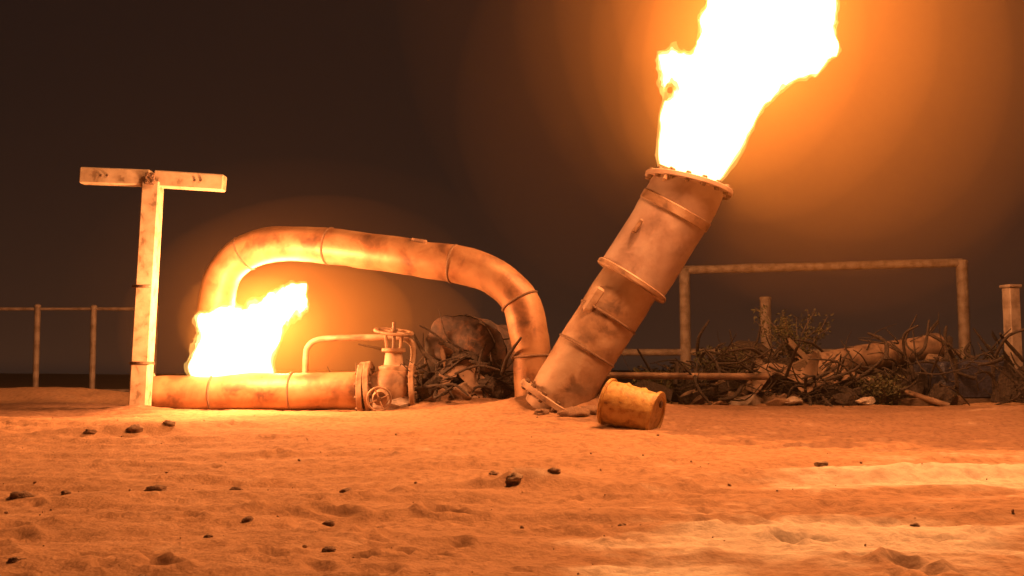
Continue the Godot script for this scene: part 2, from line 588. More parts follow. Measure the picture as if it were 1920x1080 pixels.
func make_materials() -> void:
	var grain := noise_tex(0.09, 5, [], 5)
	var pits := noise_tex(0.03, 6, [], 5)
	M.sand = solid(0.95, 0.0, noise_tex(0.02, 11, [[0.25, Color(0.72, 0.70, 0.68)], [0.5, Color(0.92, 0.92, 0.92)], [0.75, Color(1, 1, 1)]], 6, 1024), 0.55, noise_tex(0.06, 12, [], 5, 1024), 0.5)
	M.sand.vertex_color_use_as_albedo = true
	M.sand.uv1_world_triplanar = true
	M.sand.metallic_specular = 0.2
	M.clod = solid(0.95, 0.0, noise_tex(0.03, 21, [[0.2, Color(0.19, 0.12, 0.08)], [0.8, Color(0.32, 0.21, 0.14)]]), 3.0, grain, 1.0)
	M.crumb = solid(0.95, 0.0, noise_tex(0.03, 23, [[0.2, Color(0.26, 0.17, 0.11)], [0.8, Color(0.42, 0.29, 0.19)]]), 3.0)
	M.stone = solid(0.9, 0.0, noise_tex(0.02, 22, [[0.2, Color(0.26, 0.19, 0.13)], [0.8, Color(0.46, 0.35, 0.25)]]), 1.5, grain, 1.0)
	M.steel = solid(0.62, 0.25, noise_tex(0.012, 31, [[0.14, Color(0.12, 0.075, 0.055)], [0.34, Color(0.31, 0.195, 0.125)], [0.5, Color(0.38, 0.26, 0.18)], [0.6, Color(0.46, 0.34, 0.25)], [0.85, Color(0.50, 0.40, 0.31)]], 6), 0.35, pits, 0.5)
	M.sleeve = solid(0.6, 0.2, noise_tex(0.012, 32, [[0.14, Color(0.22, 0.15, 0.13)], [0.36, Color(0.38, 0.275, 0.235)], [0.52, Color(0.44, 0.34, 0.30)], [0.8, Color(0.50, 0.41, 0.37)]], 6), 0.3, pits, 0.5)
	M.arch = solid(0.5, 0.3, noise_tex(0.012, 33, [[0.14, Color(0.09, 0.05, 0.035)], [0.32, Color(0.27, 0.135, 0.07)], [0.5, Color(0.38, 0.22, 0.12)], [0.8, Color(0.47, 0.30, 0.175)]], 6), 0.3, pits, 0.4)
	M.bolt = solid(0.55, 0.5, noise_tex(0.03, 34, [[0.2, Color(0.10, 0.06, 0.04)], [0.8, Color(0.28, 0.2, 0.15)]]), 4.0)
	M.weld = solid(0.6, 0.4, noise_tex(0.05, 35, [[0.2, Color(0.17, 0.105, 0.07)], [0.8, Color(0.34, 0.23, 0.16)]]), 3.0, grain, 1.5)
	M.dark_tank = solid(0.75, 0.1, noise_tex(0.014, 36, [[0.25, Color(0.028, 0.022, 0.024)], [0.55, Color(0.07, 0.05, 0.05)], [0.8, Color(0.15, 0.085, 0.06)]], 6), 0.8, pits, 0.6)
	M.white_paint = solid(0.6, 0.0, noise_tex(0.015, 37, [[0.12, Color(0.26, 0.19, 0.13)], [0.28, Color(0.46, 0.37, 0.27)], [0.6, Color(0.56, 0.47, 0.355)], [0.9, Color(0.62, 0.53, 0.42)]], 6), 0.5, pits, 0.12)
	M.fence = solid(0.6, 0.0, noise_tex(0.02, 38, [[0.1, Color(0.16, 0.12, 0.10)], [0.7, Color(0.34, 0.28, 0.24)]], 5), 0.4, pits, 0.12)
	M.dull = solid(0.75, 0.1, noise_tex(0.012, 47, [[0.15, Color(0.07, 0.05, 0.04)], [0.4, Color(0.19, 0.12, 0.085)], [0.8, Color(0.30, 0.21, 0.155)]], 6), 0.5, pits, 0.5)
	M.brown_stone = solid(0.9, 0.0, noise_tex(0.02, 48, [[0.2, Color(0.12, 0.085, 0.065)], [0.8, Color(0.25, 0.18, 0.135)]]), 1.5, grain, 1.0)
	M.old_wood = solid(0.9, 0.0, noise_tex(0.03, 49, [[0.2, Color(0.08, 0.055, 0.04)], [0.8, Color(0.22, 0.15, 0.105)]], 5), 1.0, grain, 0.8, Vector3(0.5, 4, 4))
	M.yellow = solid(0.45, 0.0, noise_tex(0.015, 39, [[0.12, Color(0.10, 0.05, 0.03)], [0.28, Color(0.36, 0.17, 0.05)], [0.45, Color(0.50, 0.32, 0.10)], [0.8, Color(0.60, 0.42, 0.16)]], 6), 1.4, pits, 0.4)
	M.wood = solid(0.85, 0.0, noise_tex(0.03, 40, [[0.2, Color(0.14, 0.09, 0.06)], [0.8, Color(0.36, 0.25, 0.17)]], 5), 1.0, grain, 0.8, Vector3(0.5, 4, 4))
	M.char = solid(0.9, 0.0, noise_tex(0.03, 41, [[0.2, Color(0.018, 0.014, 0.013)], [0.8, Color(0.07, 0.05, 0.042)]], 5), 1.5, pits, 1.5)
	M.concrete = solid(0.9, 0.0, noise_tex(0.02, 42, [[0.2, Color(0.30, 0.25, 0.22)], [0.8, Color(0.5, 0.43, 0.38)]], 6), 1.5, grain, 0.8)
	M.tarp = solid(0.55, 0.0, noise_tex(0.02, 43, [[0.2, Color(0.022, 0.025, 0.05)], [0.8, Color(0.05, 0.055, 0.10)]], 4), 1.5, pits, 1.0)
	M.leaf = solid(0.8, 0.0, noise_tex(0.05, 44, [[0.2, Color(0.04, 0.042, 0.022)], [0.8, Color(0.10, 0.098, 0.05)]], 3), 2.0)
	M.leaf.backlight_enabled = true
	M.leaf.backlight = Color(0.25, 0.25, 0.2)
	M.twig = solid(0.9, 0.0, noise_tex(0.05, 45, [[0.2, Color(0.10, 0.07, 0.05)], [0.8, Color(0.2, 0.15, 0.1)]], 3), 3.0)
	M.flame_core = glowing(Color(1.0, 0.40, 0.11), 12.0, 1.0)
	M.flame_edge_1 = glowing(Color(1.0, 0.58, 0.18), 4.0, 0.22)
	M.flame_edge_2 = glowing(Color(1.0, 0.50, 0.11), 3.0, 0.08)

# ---------------------------------------------------------------- things

func weld(parent: Node3D, at: Vector3, axis: Vector3, r: float) -> void:
	part("weld_seam", turned(Transform3D(), ring_profile(r - 0.02, r + 0.012, -0.014, 0.014, 0.008), 36), M.weld, parent, aim(at, axis))

func leaning_pipe() -> void:
	var base := Vector3(0.62, ground(0.62, -11.8), -11.8)
	var t := thing("burning_vent_pipe", "wide pale steel pipe leaning out of the sand with flame at its mouth", "pipe", base)
	var path := smooth_path([Vector3(0.27, -0.25, -11.85), Vector3(0.60, 0.42, -11.84), Vector3(0.92, 0.96, -11.82), Vector3(1.25, 1.48, -11.8), Vector3(1.62, 2.05, -11.76), Vector3(1.93, 2.55, -11.68), Vector3(2.08, 2.82, -11.62), Vector3(2.19, 3.06, -11.56)], 5)
	var cut := 18
	var s := Shape.new()
	tube(s, path.slice(0, cut + 2), PackedFloat32Array([0.375]), 40, 0.03, 0.02)
	var move := Transform3D(Basis(), -base)
	part("lower_pipe", s.done(), M.steel, t, move)
	s = Shape.new()
	tube(s, path.slice(cut), PackedFloat32Array([0.445]), 44, 0.035, 0.014)
	part("upper_sleeve", s.done(), M.sleeve, t, move)
	var ax := (path[cut + 1] - path[cut]).normalized()
	part("sleeve_ring", turned(Transform3D(), ring_profile(0.34, 0.485, -0.035, 0.035, 0.012), 44), M.steel, t, aim(path[cut] - base, ax))
	part("sleeve_band", turned(Transform3D(), ring_profile(0.42, 0.462, -0.06, 0.06, 0.01), 44), M.steel, t, aim(path[cut + 9] - base, (path[cut + 10] - path[cut + 8])))
	for k in [4, 10, 14]: weld(t, path[k] - base, path[k + 1] - path[k - 1], 0.382)
	var up := (path[-1] - path[-2]).normalized()
	flange("mouth_flange", t, aim(path[-1] - up * 0.08 - base, Vector3(0.26, 0.96, 0.05)), 0.41, 0.545, 0.06, 16, M.sleeve)
	# side clamp and lugs on the lit side
	s = Shape.new()
	box(s, aim(path[16] - base + Vector3(-0.33, -0.02, 0.18), ax), Vector3(0.14, 0.34, 0.24), 0.03)
	part("side_bracket", s.done(), M.steel, t)
	for k in [cut + 4, cut + 13]:
		s = Shape.new()
		box(s, aim(path[k] - base + Vector3(-0.26, 0.17, 0.37), ax), Vector3(0.05, 0.18, 0.16), 0.012)
		part("lifting_lug", s.done(), M.steel, t)
	flange("foot_flange", t, aim(path[5] - base - ax * 0.12, ax), 0.34, 0.50, 0.07, 14, M.steel)

func bent_pipe() -> void:
	var base := Vector3(0.3, ground(0.3, -12.4), -12.4)
	var t := thing("arched_pipe", "rusty steel pipe bent in a long arch over the ground fire", "pipe", base)
	var path := smooth_path([Vector3(-4.24, 0.0, -13.75), Vector3(-4.26, 0.9, -13.75), Vector3(-4.24, 1.6, -13.72), Vector3(-4.10, 2.14, -13.68), Vector3(-3.68, 2.44, -13.6), Vector3(-3.1, 2.50, -13.45), Vector3(-2.27, 2.40, -13.2), Vector3(-1.14, 2.20, -12.85), Vector3(-0.40, 2.03, -12.65), Vector3(0.06, 1.68, -12.52), Vector3(0.22, 1.18, -12.45), Vector3(0.27, 0.65, -12.42), Vector3(0.30, -0.1, -12.4)], 7)
	var s := Shape.new()
	tube(s, path, PackedFloat32Array([0.25]), 36, 0.025, 0.022)
	var move := Transform3D(Basis(), -base)
	part("pipe_body", s.done(), M.arch, t, move)
	for k in [9, 26, 40, 52, 64, 74]: weld(t, path[k] - base, path[k + 1] - path[k - 1], 0.255)
	flange("foot_flange", t, aim(path[81] - base + Vector3(0, 0.02, 0), path[82] - path[80]), 0.24, 0.37, 0.07, 12, M.arch)
	s = Shape.new()
	box(s, aim(Vector3(-1.55, 2.02, -0.38), Vector3(1, -0.2, 0.3)), Vector3(0.10, 0.22, 0.05), 0.01)
	part("pipe_lug", s.done(), M.steel, t)

func lying_pipe() -> void:
	var base := Vector3(-3.4, ground(-3.4, -13), -13)
	var t := thing("ground_pipe", "straight rusty pipe lying along the ground in front of the low fire", "pipe", base)
	var a := Vector3(-5.0, 0.38, -13.02)
	var b := Vector3(-1.98, 0.45, -12.9)
	part("pipe_body", rod(a - base, b - base, 0.255, 36, 0.025, 0.02), M.arch, t)
	var d := b - a
	for f in [0.33, 0.68]: weld(t, a + d * f - base, d, 0.26)
	flange("end_flange", t, aim(b - base, d), 0.24, 0.38, 0.075, 12, M.steel)
	flange("end_flange", t, aim(a + d * 0.02 - base, d), 0.24, 0.36, 0.07, 12, M.steel)

func handwheel(parent: Node3D, t: Transform3D, r: float) -> void:
	var s := Shape.new()
	var ps := PackedVector3Array()
	for k in 33: ps.append(Vector3(cos(TAU * k / 32), 0, sin(TAU * k / 32)) * r)
	tube(s, ps, PackedFloat32Array([r * 0.09]), 10)
	var w := part("handwheel", s.done(), M.steel, parent, t)
	for k in 4:
		var a := TAU * k / 4 + 0.4
		part("spoke", rod(Vector3.ZERO, Vector3(cos(a), 0, sin(a)) * r, r * 0.06, 8), M.steel, w)
	part("hub", turned(Transform3D(), [Vector2(0, -r * 0.16), Vector2(r * 0.2, -r * 0.16), Vector2(r * 0.2, r * 0.16), Vector2(0, r * 0.16)], 14), M.bolt, w)

func valve() -> void:
	var base := Vector3(-1.45, ground(-1.45, -12.8), -12.8)
	var g := base.y
	var t := thing("gate_valve", "tan gate valve with handwheels at the right end of the ground pipe", "valve", base)
	flange("valve_flange", t, aim(Vector3(-0.44, 0.47 - g, -0.08), Vector3(1, 0.08, 0.04)), 0.12, 0.37, 0.07, 12, M.steel)
	part("valve_body", turned(aim(Vector3(-0.15, 0.47 - g, -0.05), Vector3(1, 0.06, 0)), [Vector2(0, -0.3), Vector2(0.2, -0.3), Vector2(0.24, -0.2), Vector2(0.31, -0.08), Vector2(0.32, 0.05), Vector2(0.28, 0.17), Vector2(0.2, 0.27), Vector2(0, 0.27)], 28, true), M.steel, t)
	flange("valve_flange", t, aim(Vector3(0.14, 0.48 - g, -0.03), Vector3(1, 0.06, 0)), 0.0, 0.34, 0.065, 12, M.steel)
	part("bonnet", turned(Transform3D(Basis(), Vector3(-0.13, 0.70 - g, -0.05)), [Vector2(0, 0), Vector2(0.2, 0), Vector2(0.2, 0.07), Vector2(0.13, 0.09), Vector2(0.11, 0.25), Vector2(0.16, 0.27), Vector2(0.16, 0.31), Vector2(0, 0.31)], 24), M.steel, t)
	for k in [-1, 1]:
		var s := Shape.new()
		box(s, Transform3D(Basis(Vector3.FORWARD, 0.12 * k), Vector3(-0.13 + 0.10 * k, 1.10 - g, -0.05)), Vector3(0.04, 0.22, 0.07), 0.01)
		part("yoke", s.done(), M.steel, t)
	part("stem", rod(Vector3(-0.13, 0.95 - g, -0.05), Vector3(-0.13, 1.36 - g, -0.05), 0.025, 12), M.bolt, t)
	handwheel(t, aim(Vector3(-0.13, 1.23 - g, -0.05), Vector3(0.12, 1, 0.16)), 0.25)
	# little bleed valve in front, its wheel turned to the viewer
	part("bleed_pipe", rod(Vector3(-0.22, 0.42 - g, 0.1), Vector3(-0.24, 0.36 - g, 0.46), 0.05, 14), M.steel, t)
	part("bleed_body", turned(aim(Vector3(-0.235, 0.37 - g, 0.40), Vector3(0, -0.15, 1)), [Vector2(0, -0.08), Vector2(0.09, -0.08), Vector2(0.11, 0), Vector2(0.09, 0.08), Vector2(0, 0.08)], 18), M.steel, t)
	handwheel(t, aim(Vector3(-0.24, 0.355 - g, 0.52), Vector3(0.1, -0.1, 1)), 0.15)
	# bypass line running back over the lying pipe
	var s2 := Shape.new()
	tube(s2, smooth_path([Vector3(0.10, 0.75 - g, -0.2), Vector3(0.12, 1.0 - g, -0.2), Vector3(0.05, 1.12 - g, -0.2), Vector3(-0.15, 1.16 - g, -0.22), Vector3(-0.7, 1.16 - g, -0.26), Vector3(-1.15, 1.14 - g, -0.3), Vector3(-1.32, 1.05 - g, -0.31), Vector3(-1.36, 0.85 - g, -0.31), Vector3(-1.36, 0.2 - g, -0.31)], 6), PackedFloat32Array([0.042]), 14)
	part("bypass_pipe", s2.done(), M.steel, t)
	part("support_block", rock(Vector3(0.42, 0.16, 0.3), 3.0, 0.2, 2, 8), M.concrete, t, Transform3D(Basis(), Vector3(-0.12, 0.05, 0.0)))

func dark_tank() -> void:
	var at := Vector3(-0.50, ground(-0.5, -13.6), -13.6)
	var t := thing("scorched_tank", "dark scorched and crushed round steel tank lying under the right end of the arch", "tank", at)
	var ax := Vector3(-0.25, 0.04, 1).normalized()
	var c := Vector3(0, 0.60, 0)
	var s := Shape.new()
	var wall := []
	for k in 22: wall.append(Vector2(0.60, -1.1 + 1.72 * k / 21.0))
	part("shell", crushed(aim(c, ax), wall, 48, 0.22, c), M.dark_tank, t)
	for e in [1, -1]:
		var pr := []
		for k in 9:
			var a := PI / 2 * k / 8
			pr.append(Vector2(0.59 * cos(a), 0.2 * sin(a)))
		var f := aim(c + ax * (0.62 if e == 1 else -1.1), ax * e)
		part("end_cap", crushed(f, pr, 48, 0.22, c), M.dark_tank, t)
	part("drain_nozzle", turned(aim(c + ax * 0.78 + Vector3(0.12, -0.1, 0), ax), [Vector2(0.07, -0.06), Vector2(0.07, 0.08), Vector2(0.12, 0.08), Vector2(0.12, 0.12), Vector2(0, 0.12)], 20), M.weld, t)
	for q in [0.35, -0.75]:
		s = Shape.new()
		box(s, aim(c + ax * q + Vector3(0, -0.55, 0), Vector3.UP, 0.25), Vector3(0.95, 0.34, 0.12), 0.02)
		part("saddle", s.done(), M.char, t)

func t_post() -> void:
	var base := Vector3(-4.86, ground(-4.86, -12.6), -12.6)
	var t := thing("t_shaped_post", "tall cream painted T shaped post standing left of the fire", "post", base)
	var s := Shape.new()
	var top := Vector3(0.09, 3.22 - base.y, 0)
	box(s, Transform3D(aim(Vector3.ZERO, top + Vector3(0, 0.3, 0)).basis, (top - Vector3(0, 0.3, 0)) * 0.5), Vector3(0.235, (top.y + 0.3), 0.2), 0.018)
	part("post", s.done(), M.white_paint, t)
	for e in [-1, 1]:
		s = Shape.new()
		box(s, Transform3D(Basis(Vector3.FORWARD, 0.052 + 0.012 * e), top + Vector3(e * 0.49, 0.03 - 0.027 * e, 0.0)), Vector3(0.93, 0.215, 0.16), 0.016)
		part("crossbar_arm", s.done(), M.white_paint, t)
	s = Shape.new()
	box(s, Transform3D(Basis(Vector3.FORWARD, 0.052), top + Vector3(0, 0.01, 0.118)), Vector3(0.13, 0.17, 0.03), 0.008)
	var br := part("centre_bracket", s.done(), M.weld, t)
	for q in [Vector3(-0.035, 0.05, 0), Vector3(0.035, 0.05, 0), Vector3(-0.035, -0.04, 0), Vector3(0.035, -0.04, 0)]:
		part("bolt", bolt_mesh(0.016, 0.012), M.bolt, br, aim(top + Vector3(0, 0.01, 0.138) + q, Vector3.BACK))
	for q in [-0.62, 0.62]:
		for e in [-1, 1]: part("brace_bolt", bolt_mesh(0.018, 0.012), M.bolt, t, aim(top + Vector3(q + 0.04 * e, 0.03 - q * 0.055, 0.083), Vector3.BACK))
	for e in [-1, 1]: part("end_strap", turned(Transform3D(), ring_profile(0.1, 0.13, -0.02, 0.02, 0.004), 4), M.bolt, t, Transform3D(Basis(Vector3.UP, 0.0), Vector3(0.02, 0.55 + 0.5 * (e + 1), 0)) * Transform3D(Basis(Vector3.UP, PI / 4).scaled(Vector3(1.36, 1, 1.16)), Vector3.ZERO))

func pipe_fence(called: String, label: String, posts: Array, rails: Array, r: float, m: Material) -> void:
	var p0: Vector3 = posts[0][0]
	var base := Vector3(p0.x, ground(p0.x, p0.z), p0.z)
	var t := thing(called, label, "fence", base)
	for p in posts:
		var q: Vector3 = p[0]
		var o := part("fence_post", rod(Vector3(q.x, ground(q.x, q.z) - 0.3, q.z) - base, Vector3(q.x + p[2], p[1], q.z) - base, r, 16), m, t)
		part("post_cap", turned(Transform3D(Basis(), Vector3(q.x + p[2], p[1], q.z) - base), [Vector2(r * 1.12, -0.03), Vector2(r * 1.12, 0.015), Vector2(r * 0.6, 0.04), Vector2(0, 0.045)], 16), m, o)
	for q in rails:
		part("fence_rail", rod(q[0] - base, q[1] - base, r * q[2], 14, 0.0, 0.02), m, t)

func yellow_drum() -> void:
	var g := ground(1.25, -10.1)
	var at := Vector3(1.25, g, -10.1)
	var t := thing("yellow_drum", "dented yellow drum lying tilted in the sand right of the leaning pipe", "drum", at)
	var f := aim(Vector3(0, 0.2, 0), Vector3(0.86, -0.24, 0.42))
	var s := Shape.new()
	var ps := PackedVector3Array()
	var rs := PackedFloat32Array()
	for k in 31:
		var u := float(k) / 30
		var rib := maxf(exp(-pow((u - 0.33) * 28, 2)), exp(-pow((u - 0.66) * 28, 2)))
		ps.append(f * Vector3(0, (u - 0.5) * 0.54, 0))
		rs.append(0.225 + 0.018 * rib)
	tube(s, ps, rs, 40, 0.0, 0.02)
	part("drum_shell", s.done(), M.yellow, t)
	for e in [-1, 1]:
		part("rim", turned(f * Transform3D(Basis(), Vector3(0, 0.27 * e, 0)), ring_profile(0.205, 0.252, -0.017, 0.017, 0.004), 40), M.yellow, t)
	part("bung", turned(f * Transform3D(Basis(), Vector3(0.12, 0.27, 0.05)), [Vector2(0.035, 0), Vector2(0.035, 0.02), Vector2(0, 0.02)], 14), M.bolt, t)

func shrub(at: Vector3, h: float, spread: float, label: String) -> void:
	var base := Vector3(at.x, ground(at.x, at.z) + at.y, at.z)
	var t := thing("dry_shrub", label, "shrub", base)
	var s := Shape.new()
	var l := Shape.new()
	for k in 22:
		var a := rng.randf() * TAU
		var tip := Vector3(cos(a) * spread * rng.randf_range(0.3, 1.0), h * rng.randf_range(0.55, 1.0), sin(a) * spread * rng.randf_range(0.3, 1.0))
		var mid := tip * 0.5 + Vector3(rng.randf_range(-1, 1), rng.randf_range(0, 1), rng.randf_range(-1, 1)) * 0.08
		var path := smooth_path([Vector3(0, -0.05, 0), mid, tip], 3)
		tube(s, path, PackedFloat32Array([0.014, 0.012, 0.010, 0.008, 0.006, 0.005, 0.003]), 5)
		for q in 60:
			var u := pow(rng.randf(), 0.7)
			var p: Vector3 = path[mini(int(u * 6), 6)] + Vector3(rng.randf_range(-1, 1), rng.randf_range(-1, 1), rng.randf_range(-1, 1)) * 0.10
			var d := Vector3(rng.randf_range(-1, 1), rng.randf_range(-0.3, 1), rng.randf_range(-1, 1)).normalized()
			var e := d.cross(Vector3(rng.randf_range(-1, 1), rng.randf_range(-1, 1), rng.randf_range(-1, 1))).normalized()
			var len := rng.randf_range(0.05, 0.09)
			l.flat([p, p + d * len * 0.5 + e * len * 0.2, p + d * len, p + d * len * 0.5 - e * len * 0.2], d.cross(e))
	part("stem", s.done(), M.twig, t)
	tag(part("leaves", l.done(), M.leaf, t), "", "", "", "stuff")

func sheet(at: Vector3, turn: Basis, w: float, d: float, label: String) -> void:
	var s := Shape.new()
	var nx := 26
	var nz := 8
	for side in [1, -1]:
		var k := s.v.size()
		for j in nz + 1:
			for i in nx + 1:
				var u := float(i) / nx - 0.5
				var q := float(j) / nz - 0.5
				var y: float = 0.022 * sin(u * TAU * 6.0) + 0.22 * u * u * w + 0.05 * lump_noise.get_noise_2d(u * 3, q * 3 + at.x) + 0.002 * side
				var sl: float = 0.022 * TAU * 6.0 * cos(u * TAU * 6.0) / w
				s.point(Vector3(u * w, y, q * d), Vector3(-sl, 1, 0).normalized() * side)
		for j in nz:
			for i in nx:
				var a := k + j * (nx + 1) + i
				s.quad(a, a + 1, a + nx + 2, a + nx + 1)
	single("corrugated_sheet", s.done(), M.dull, label, "metal sheet", Transform3D(turn, at))

func plank(a: Vector3, b: Vector3, w: float, th: float, m: Material, label: String, called := "plank") -> void:
	var s := Shape.new()
	var t := aim(Vector3.ZERO, b - a)
	box(s, t, Vector3(w, (b - a).length(), th), 0.01, 0.012)
	single(called, s.done(), m, label, "timber", Transform3D(Basis(), (a + b) * 0.5))

func scrap_heap() -> void:
	var d := -15.3
	# the fat pale pipe offcut that lies across the top
	var base := Vector3(5.7, ground(5.7, -15.6), -15.6)
	var t := thing("pipe_offcut", "long thick brown pipe offcut lying across the top of the scrap heap", "pipe", base)
	part("pipe_body", rod(Vector3(4.55, 0.74, -15.4) - base, Vector3(7.05, 1.12, -15.9) - base, 0.20, 28, 0.02, 0.03), M.dull, t)
	for f in [0.04, 0.55, 0.96]: part("weld_seam", turned(Transform3D(), ring_profile(0.18, 0.216, -0.016, 0.016, 0.006), 28), M.weld, t, aim(Vector3(4.55, 0.74, -15.4).lerp(Vector3(7.05, 1.12, -15.9), f) - base, Vector3(2.5, 0.38, -0.5)))
	single("scaffold_pole", rod(Vector3(-0.68, 0.26, 0), Vector3(0.6, -0.18, 0.3), 0.045, 14, 0.008), M.dull, "bare scaffold pole sloping down to the sand from the scrap heap", "pole", Transform3D(Basis(), Vector3(6.0, 0.36, -14.9)))
	single("scaffold_pole", rod(Vector3(-1.35, 0.02, 0), Vector3(1.2, 0.0, 0), 0.05, 14, 0.008), M.dull, "long level pole lying behind the yellow drum", "pole", Transform3D(Basis(Vector3.UP, 0.1), Vector3(2.6, 0.62, -14.2)))
	var s := Shape.new()
	box(s, Transform3D(Basis(Vector3.UP, 0.15), Vector3(0, 0.33, 0)), Vector3(1.15, 0.62, 0.8), 0.05, 0.03)
	var crate := thing("tarp_covered_crate", "dark blue tarp covered crate at the right end of the scrap heap", "crate", Vector3(7.15, ground(7.15, -15.4), -15.4))
	part("tarp", s.done(), M.tarp, crate)
	for q in [-0.32, 0.3]:
		s = Shape.new()
		box(s, Transform3D(Basis(Vector3.UP, 0.15), Vector3(q, 0.335, -q * 0.15)), Vector3(0.06, 0.66, 0.84), 0.006)
		part("strap", s.done(), M.char, crate)
	s = Shape.new()
	box(s, Transform3D(Basis(Vector3.UP, 0.15), Vector3(0, 0.01, 0)), Vector3(1.22, 0.08, 0.86), 0.01)
	part("pallet", s.done(), M.old_wood, crate)
	# slabs and rubble
	var rub := [
		[3.62, 0.10, -14.7, 0.34, 0.13, 0.24, M.concrete, "flat pale concrete slab at the front left of the scrap heap"],
		[4.18, 0.05, -14.5, 0.30, 0.09, 0.2, M.concrete, "pinkish concrete chunk on the sand before the scrap heap"],
		[3.30, 0.28, -15.0, 0.30, 0.27, 0.26, M.brown_stone, "tan boulder at the left end of the scrap heap"],
		[3.75, 0.52, -15.3, 0.3, 0.28, 0.28, M.brown_stone, "ochre rock perched above the pale concrete slab"],
		[4.35, 0.38, -15.1, 0.42, 0.3, 0.3, M.char, "large blackened lump in the middle of the scrap heap"],
		[5.05, 0.30, -14.9, 0.36, 0.26, 0.28, M.char, "blackened lump under the left end of the thick pipe offcut"],
		[5.55, 0.42, -15.2, 0.36, 0.24, 0.3, M.char, "charred lump wedged under the middle of the pipe offcut"],
		[6.30, 0.40, -15.3, 0.42, 0.34, 0.35, M.char, "charred block between the sloping pole and the blue crate"],
		[4.90, 0.62, -15.5, 0.26, 0.2, 0.2, M.brown_stone, "pink brown stone touching the end of the pipe offcut"],
		[5.25, 0.10, -14.4, 0.2, 0.1, 0.14, M.concrete, "small grey rubble piece at the foot of the sloping pole"],
		[3.1, 0.06, -14.3, 0.17, 0.09, 0.14, M.clod, "dark stone lying left of the scrap heap"],
		[4.05, 0.75, -15.6, 0.3, 0.26, 0.25, M.brown_stone, "brown rock on the left crest of the scrap heap"],
		[3.45, 0.62, -15.6, 0.34, 0.24, 0.3, M.char, "charred lump behind the tan boulder"],
		[4.55, 0.70, -15.7, 0.36, 0.3, 0.3, M.char, "charred lump on the crest left of the pipe offcut"],
		[5.9, 0.62, -15.9, 0.5, 0.3, 0.35, M.char, "charred mass behind the middle of the pipe offcut"],
		[6.65, 0.30, -14.9, 0.3, 0.2, 0.22, M.char, "charred stone in front of the blue crate"],
		[5.0, 0.15, -14.45, 0.32, 0.16, 0.2, M.char, "low charred slab under the charred plank"],
		[3.95, 0.12, -14.35, 0.2, 0.1, 0.16, M.clod, "dark clod between the two concrete pieces"],
		[2.75, 0.16, -14.6, 0.3, 0.18, 0.22, M.brown_stone, "brown stone under the left charred plank"],
		[6.9, 0.85, -15.9, 0.34, 0.25, 0.3, M.brown_stone, "brown rock behind the blue crate"],
	]
	for k in rub.size():
		var q: Array = rub[k]
		single("rubble_block", rock(Vector3(q[3], q[4], q[5]), k * 1.7 + 1, 0.35, 2, 9), q[6], q[7], "rubble", Transform3D(Basis(Vector3.UP, k * 1.1), Vector3(q[0], maxf(q[1], ground(q[0], q[2]) + q[4] * 0.4), q[2])))
	plank(Vector3(3.5, 0.35, -14.75), Vector3(4.9, 0.95, -15.3), 0.14, 0.045, M.old_wood, "weathered plank leaning up the left side of the scrap heap")
	plank(Vector3(4.5, 0.16, -14.5), Vector3(5.7, 0.5, -14.9), 0.12, 0.05, M.char, "charred plank across the front of the scrap heap")
	plank(Vector3(4.9, 0.5, -14.8), Vector3(4.45, 1.2, -15.5), 0.10, 0.06, M.old_wood, "short board sticking up from the middle of the scrap heap")
	plank(Vector3(5.6, 0.2, -14.6), Vector3(6.9, 0.24, -14.8), 0.16, 0.05, M.old_wood, "flat board on the sand before the blue crate")
	plank(Vector3(2.5, 0.25, -14.3), Vector3(3.5, 0.52, -14.9), 0.14, 0.05, M.char, "charred plank beside the tan boulder")
	plank(Vector3(6.7, 0.3, -15.0), Vector3(7.3, 1.25, -16.0), 0.09, 0.06, M.char, "charred stake leaning over the blue crate")
	sheet(Vector3(4.75, 0.66, -15.05), Basis(Vector3.RIGHT, 0.75) * Basis(Vector3.UP, 0.4), 1.0, 0.6, "bent corrugated sheet on the scrap heap below the pipe offcut")
	sheet(Vector3(3.95, 0.30, -14.75), Basis(Vector3.RIGHT, 0.35) * Basis(Vector3.UP, -0.5), 0.8, 0.45, "buckled corrugated sheet above the pale concrete slab")
	shrub(Vector3(4.7, 0.25, -15.9), 0.95, 0.75, "green shrub rising behind the scrap heap left of the pipe offcut")
	shrub(Vector3(3.35, 0.0, -15.4), 0.85, 0.6, "olive shrub behind the tan boulder")
	shrub(Vector3(5.6, 0.0, -14.55), 0.4, 0.35, "low olive shrub at the front of the scrap heap under the pipe offcut")
	shrub(Vector3(2.3, 0.0, -14.9), 0.55, 0.5, "low dark shrub behind the yellow drum")
	shrub(Vector3(7.9, 0.0, -16.4), 1.0, 0.5, "tall dark shrub between the blue crate and the far right post")

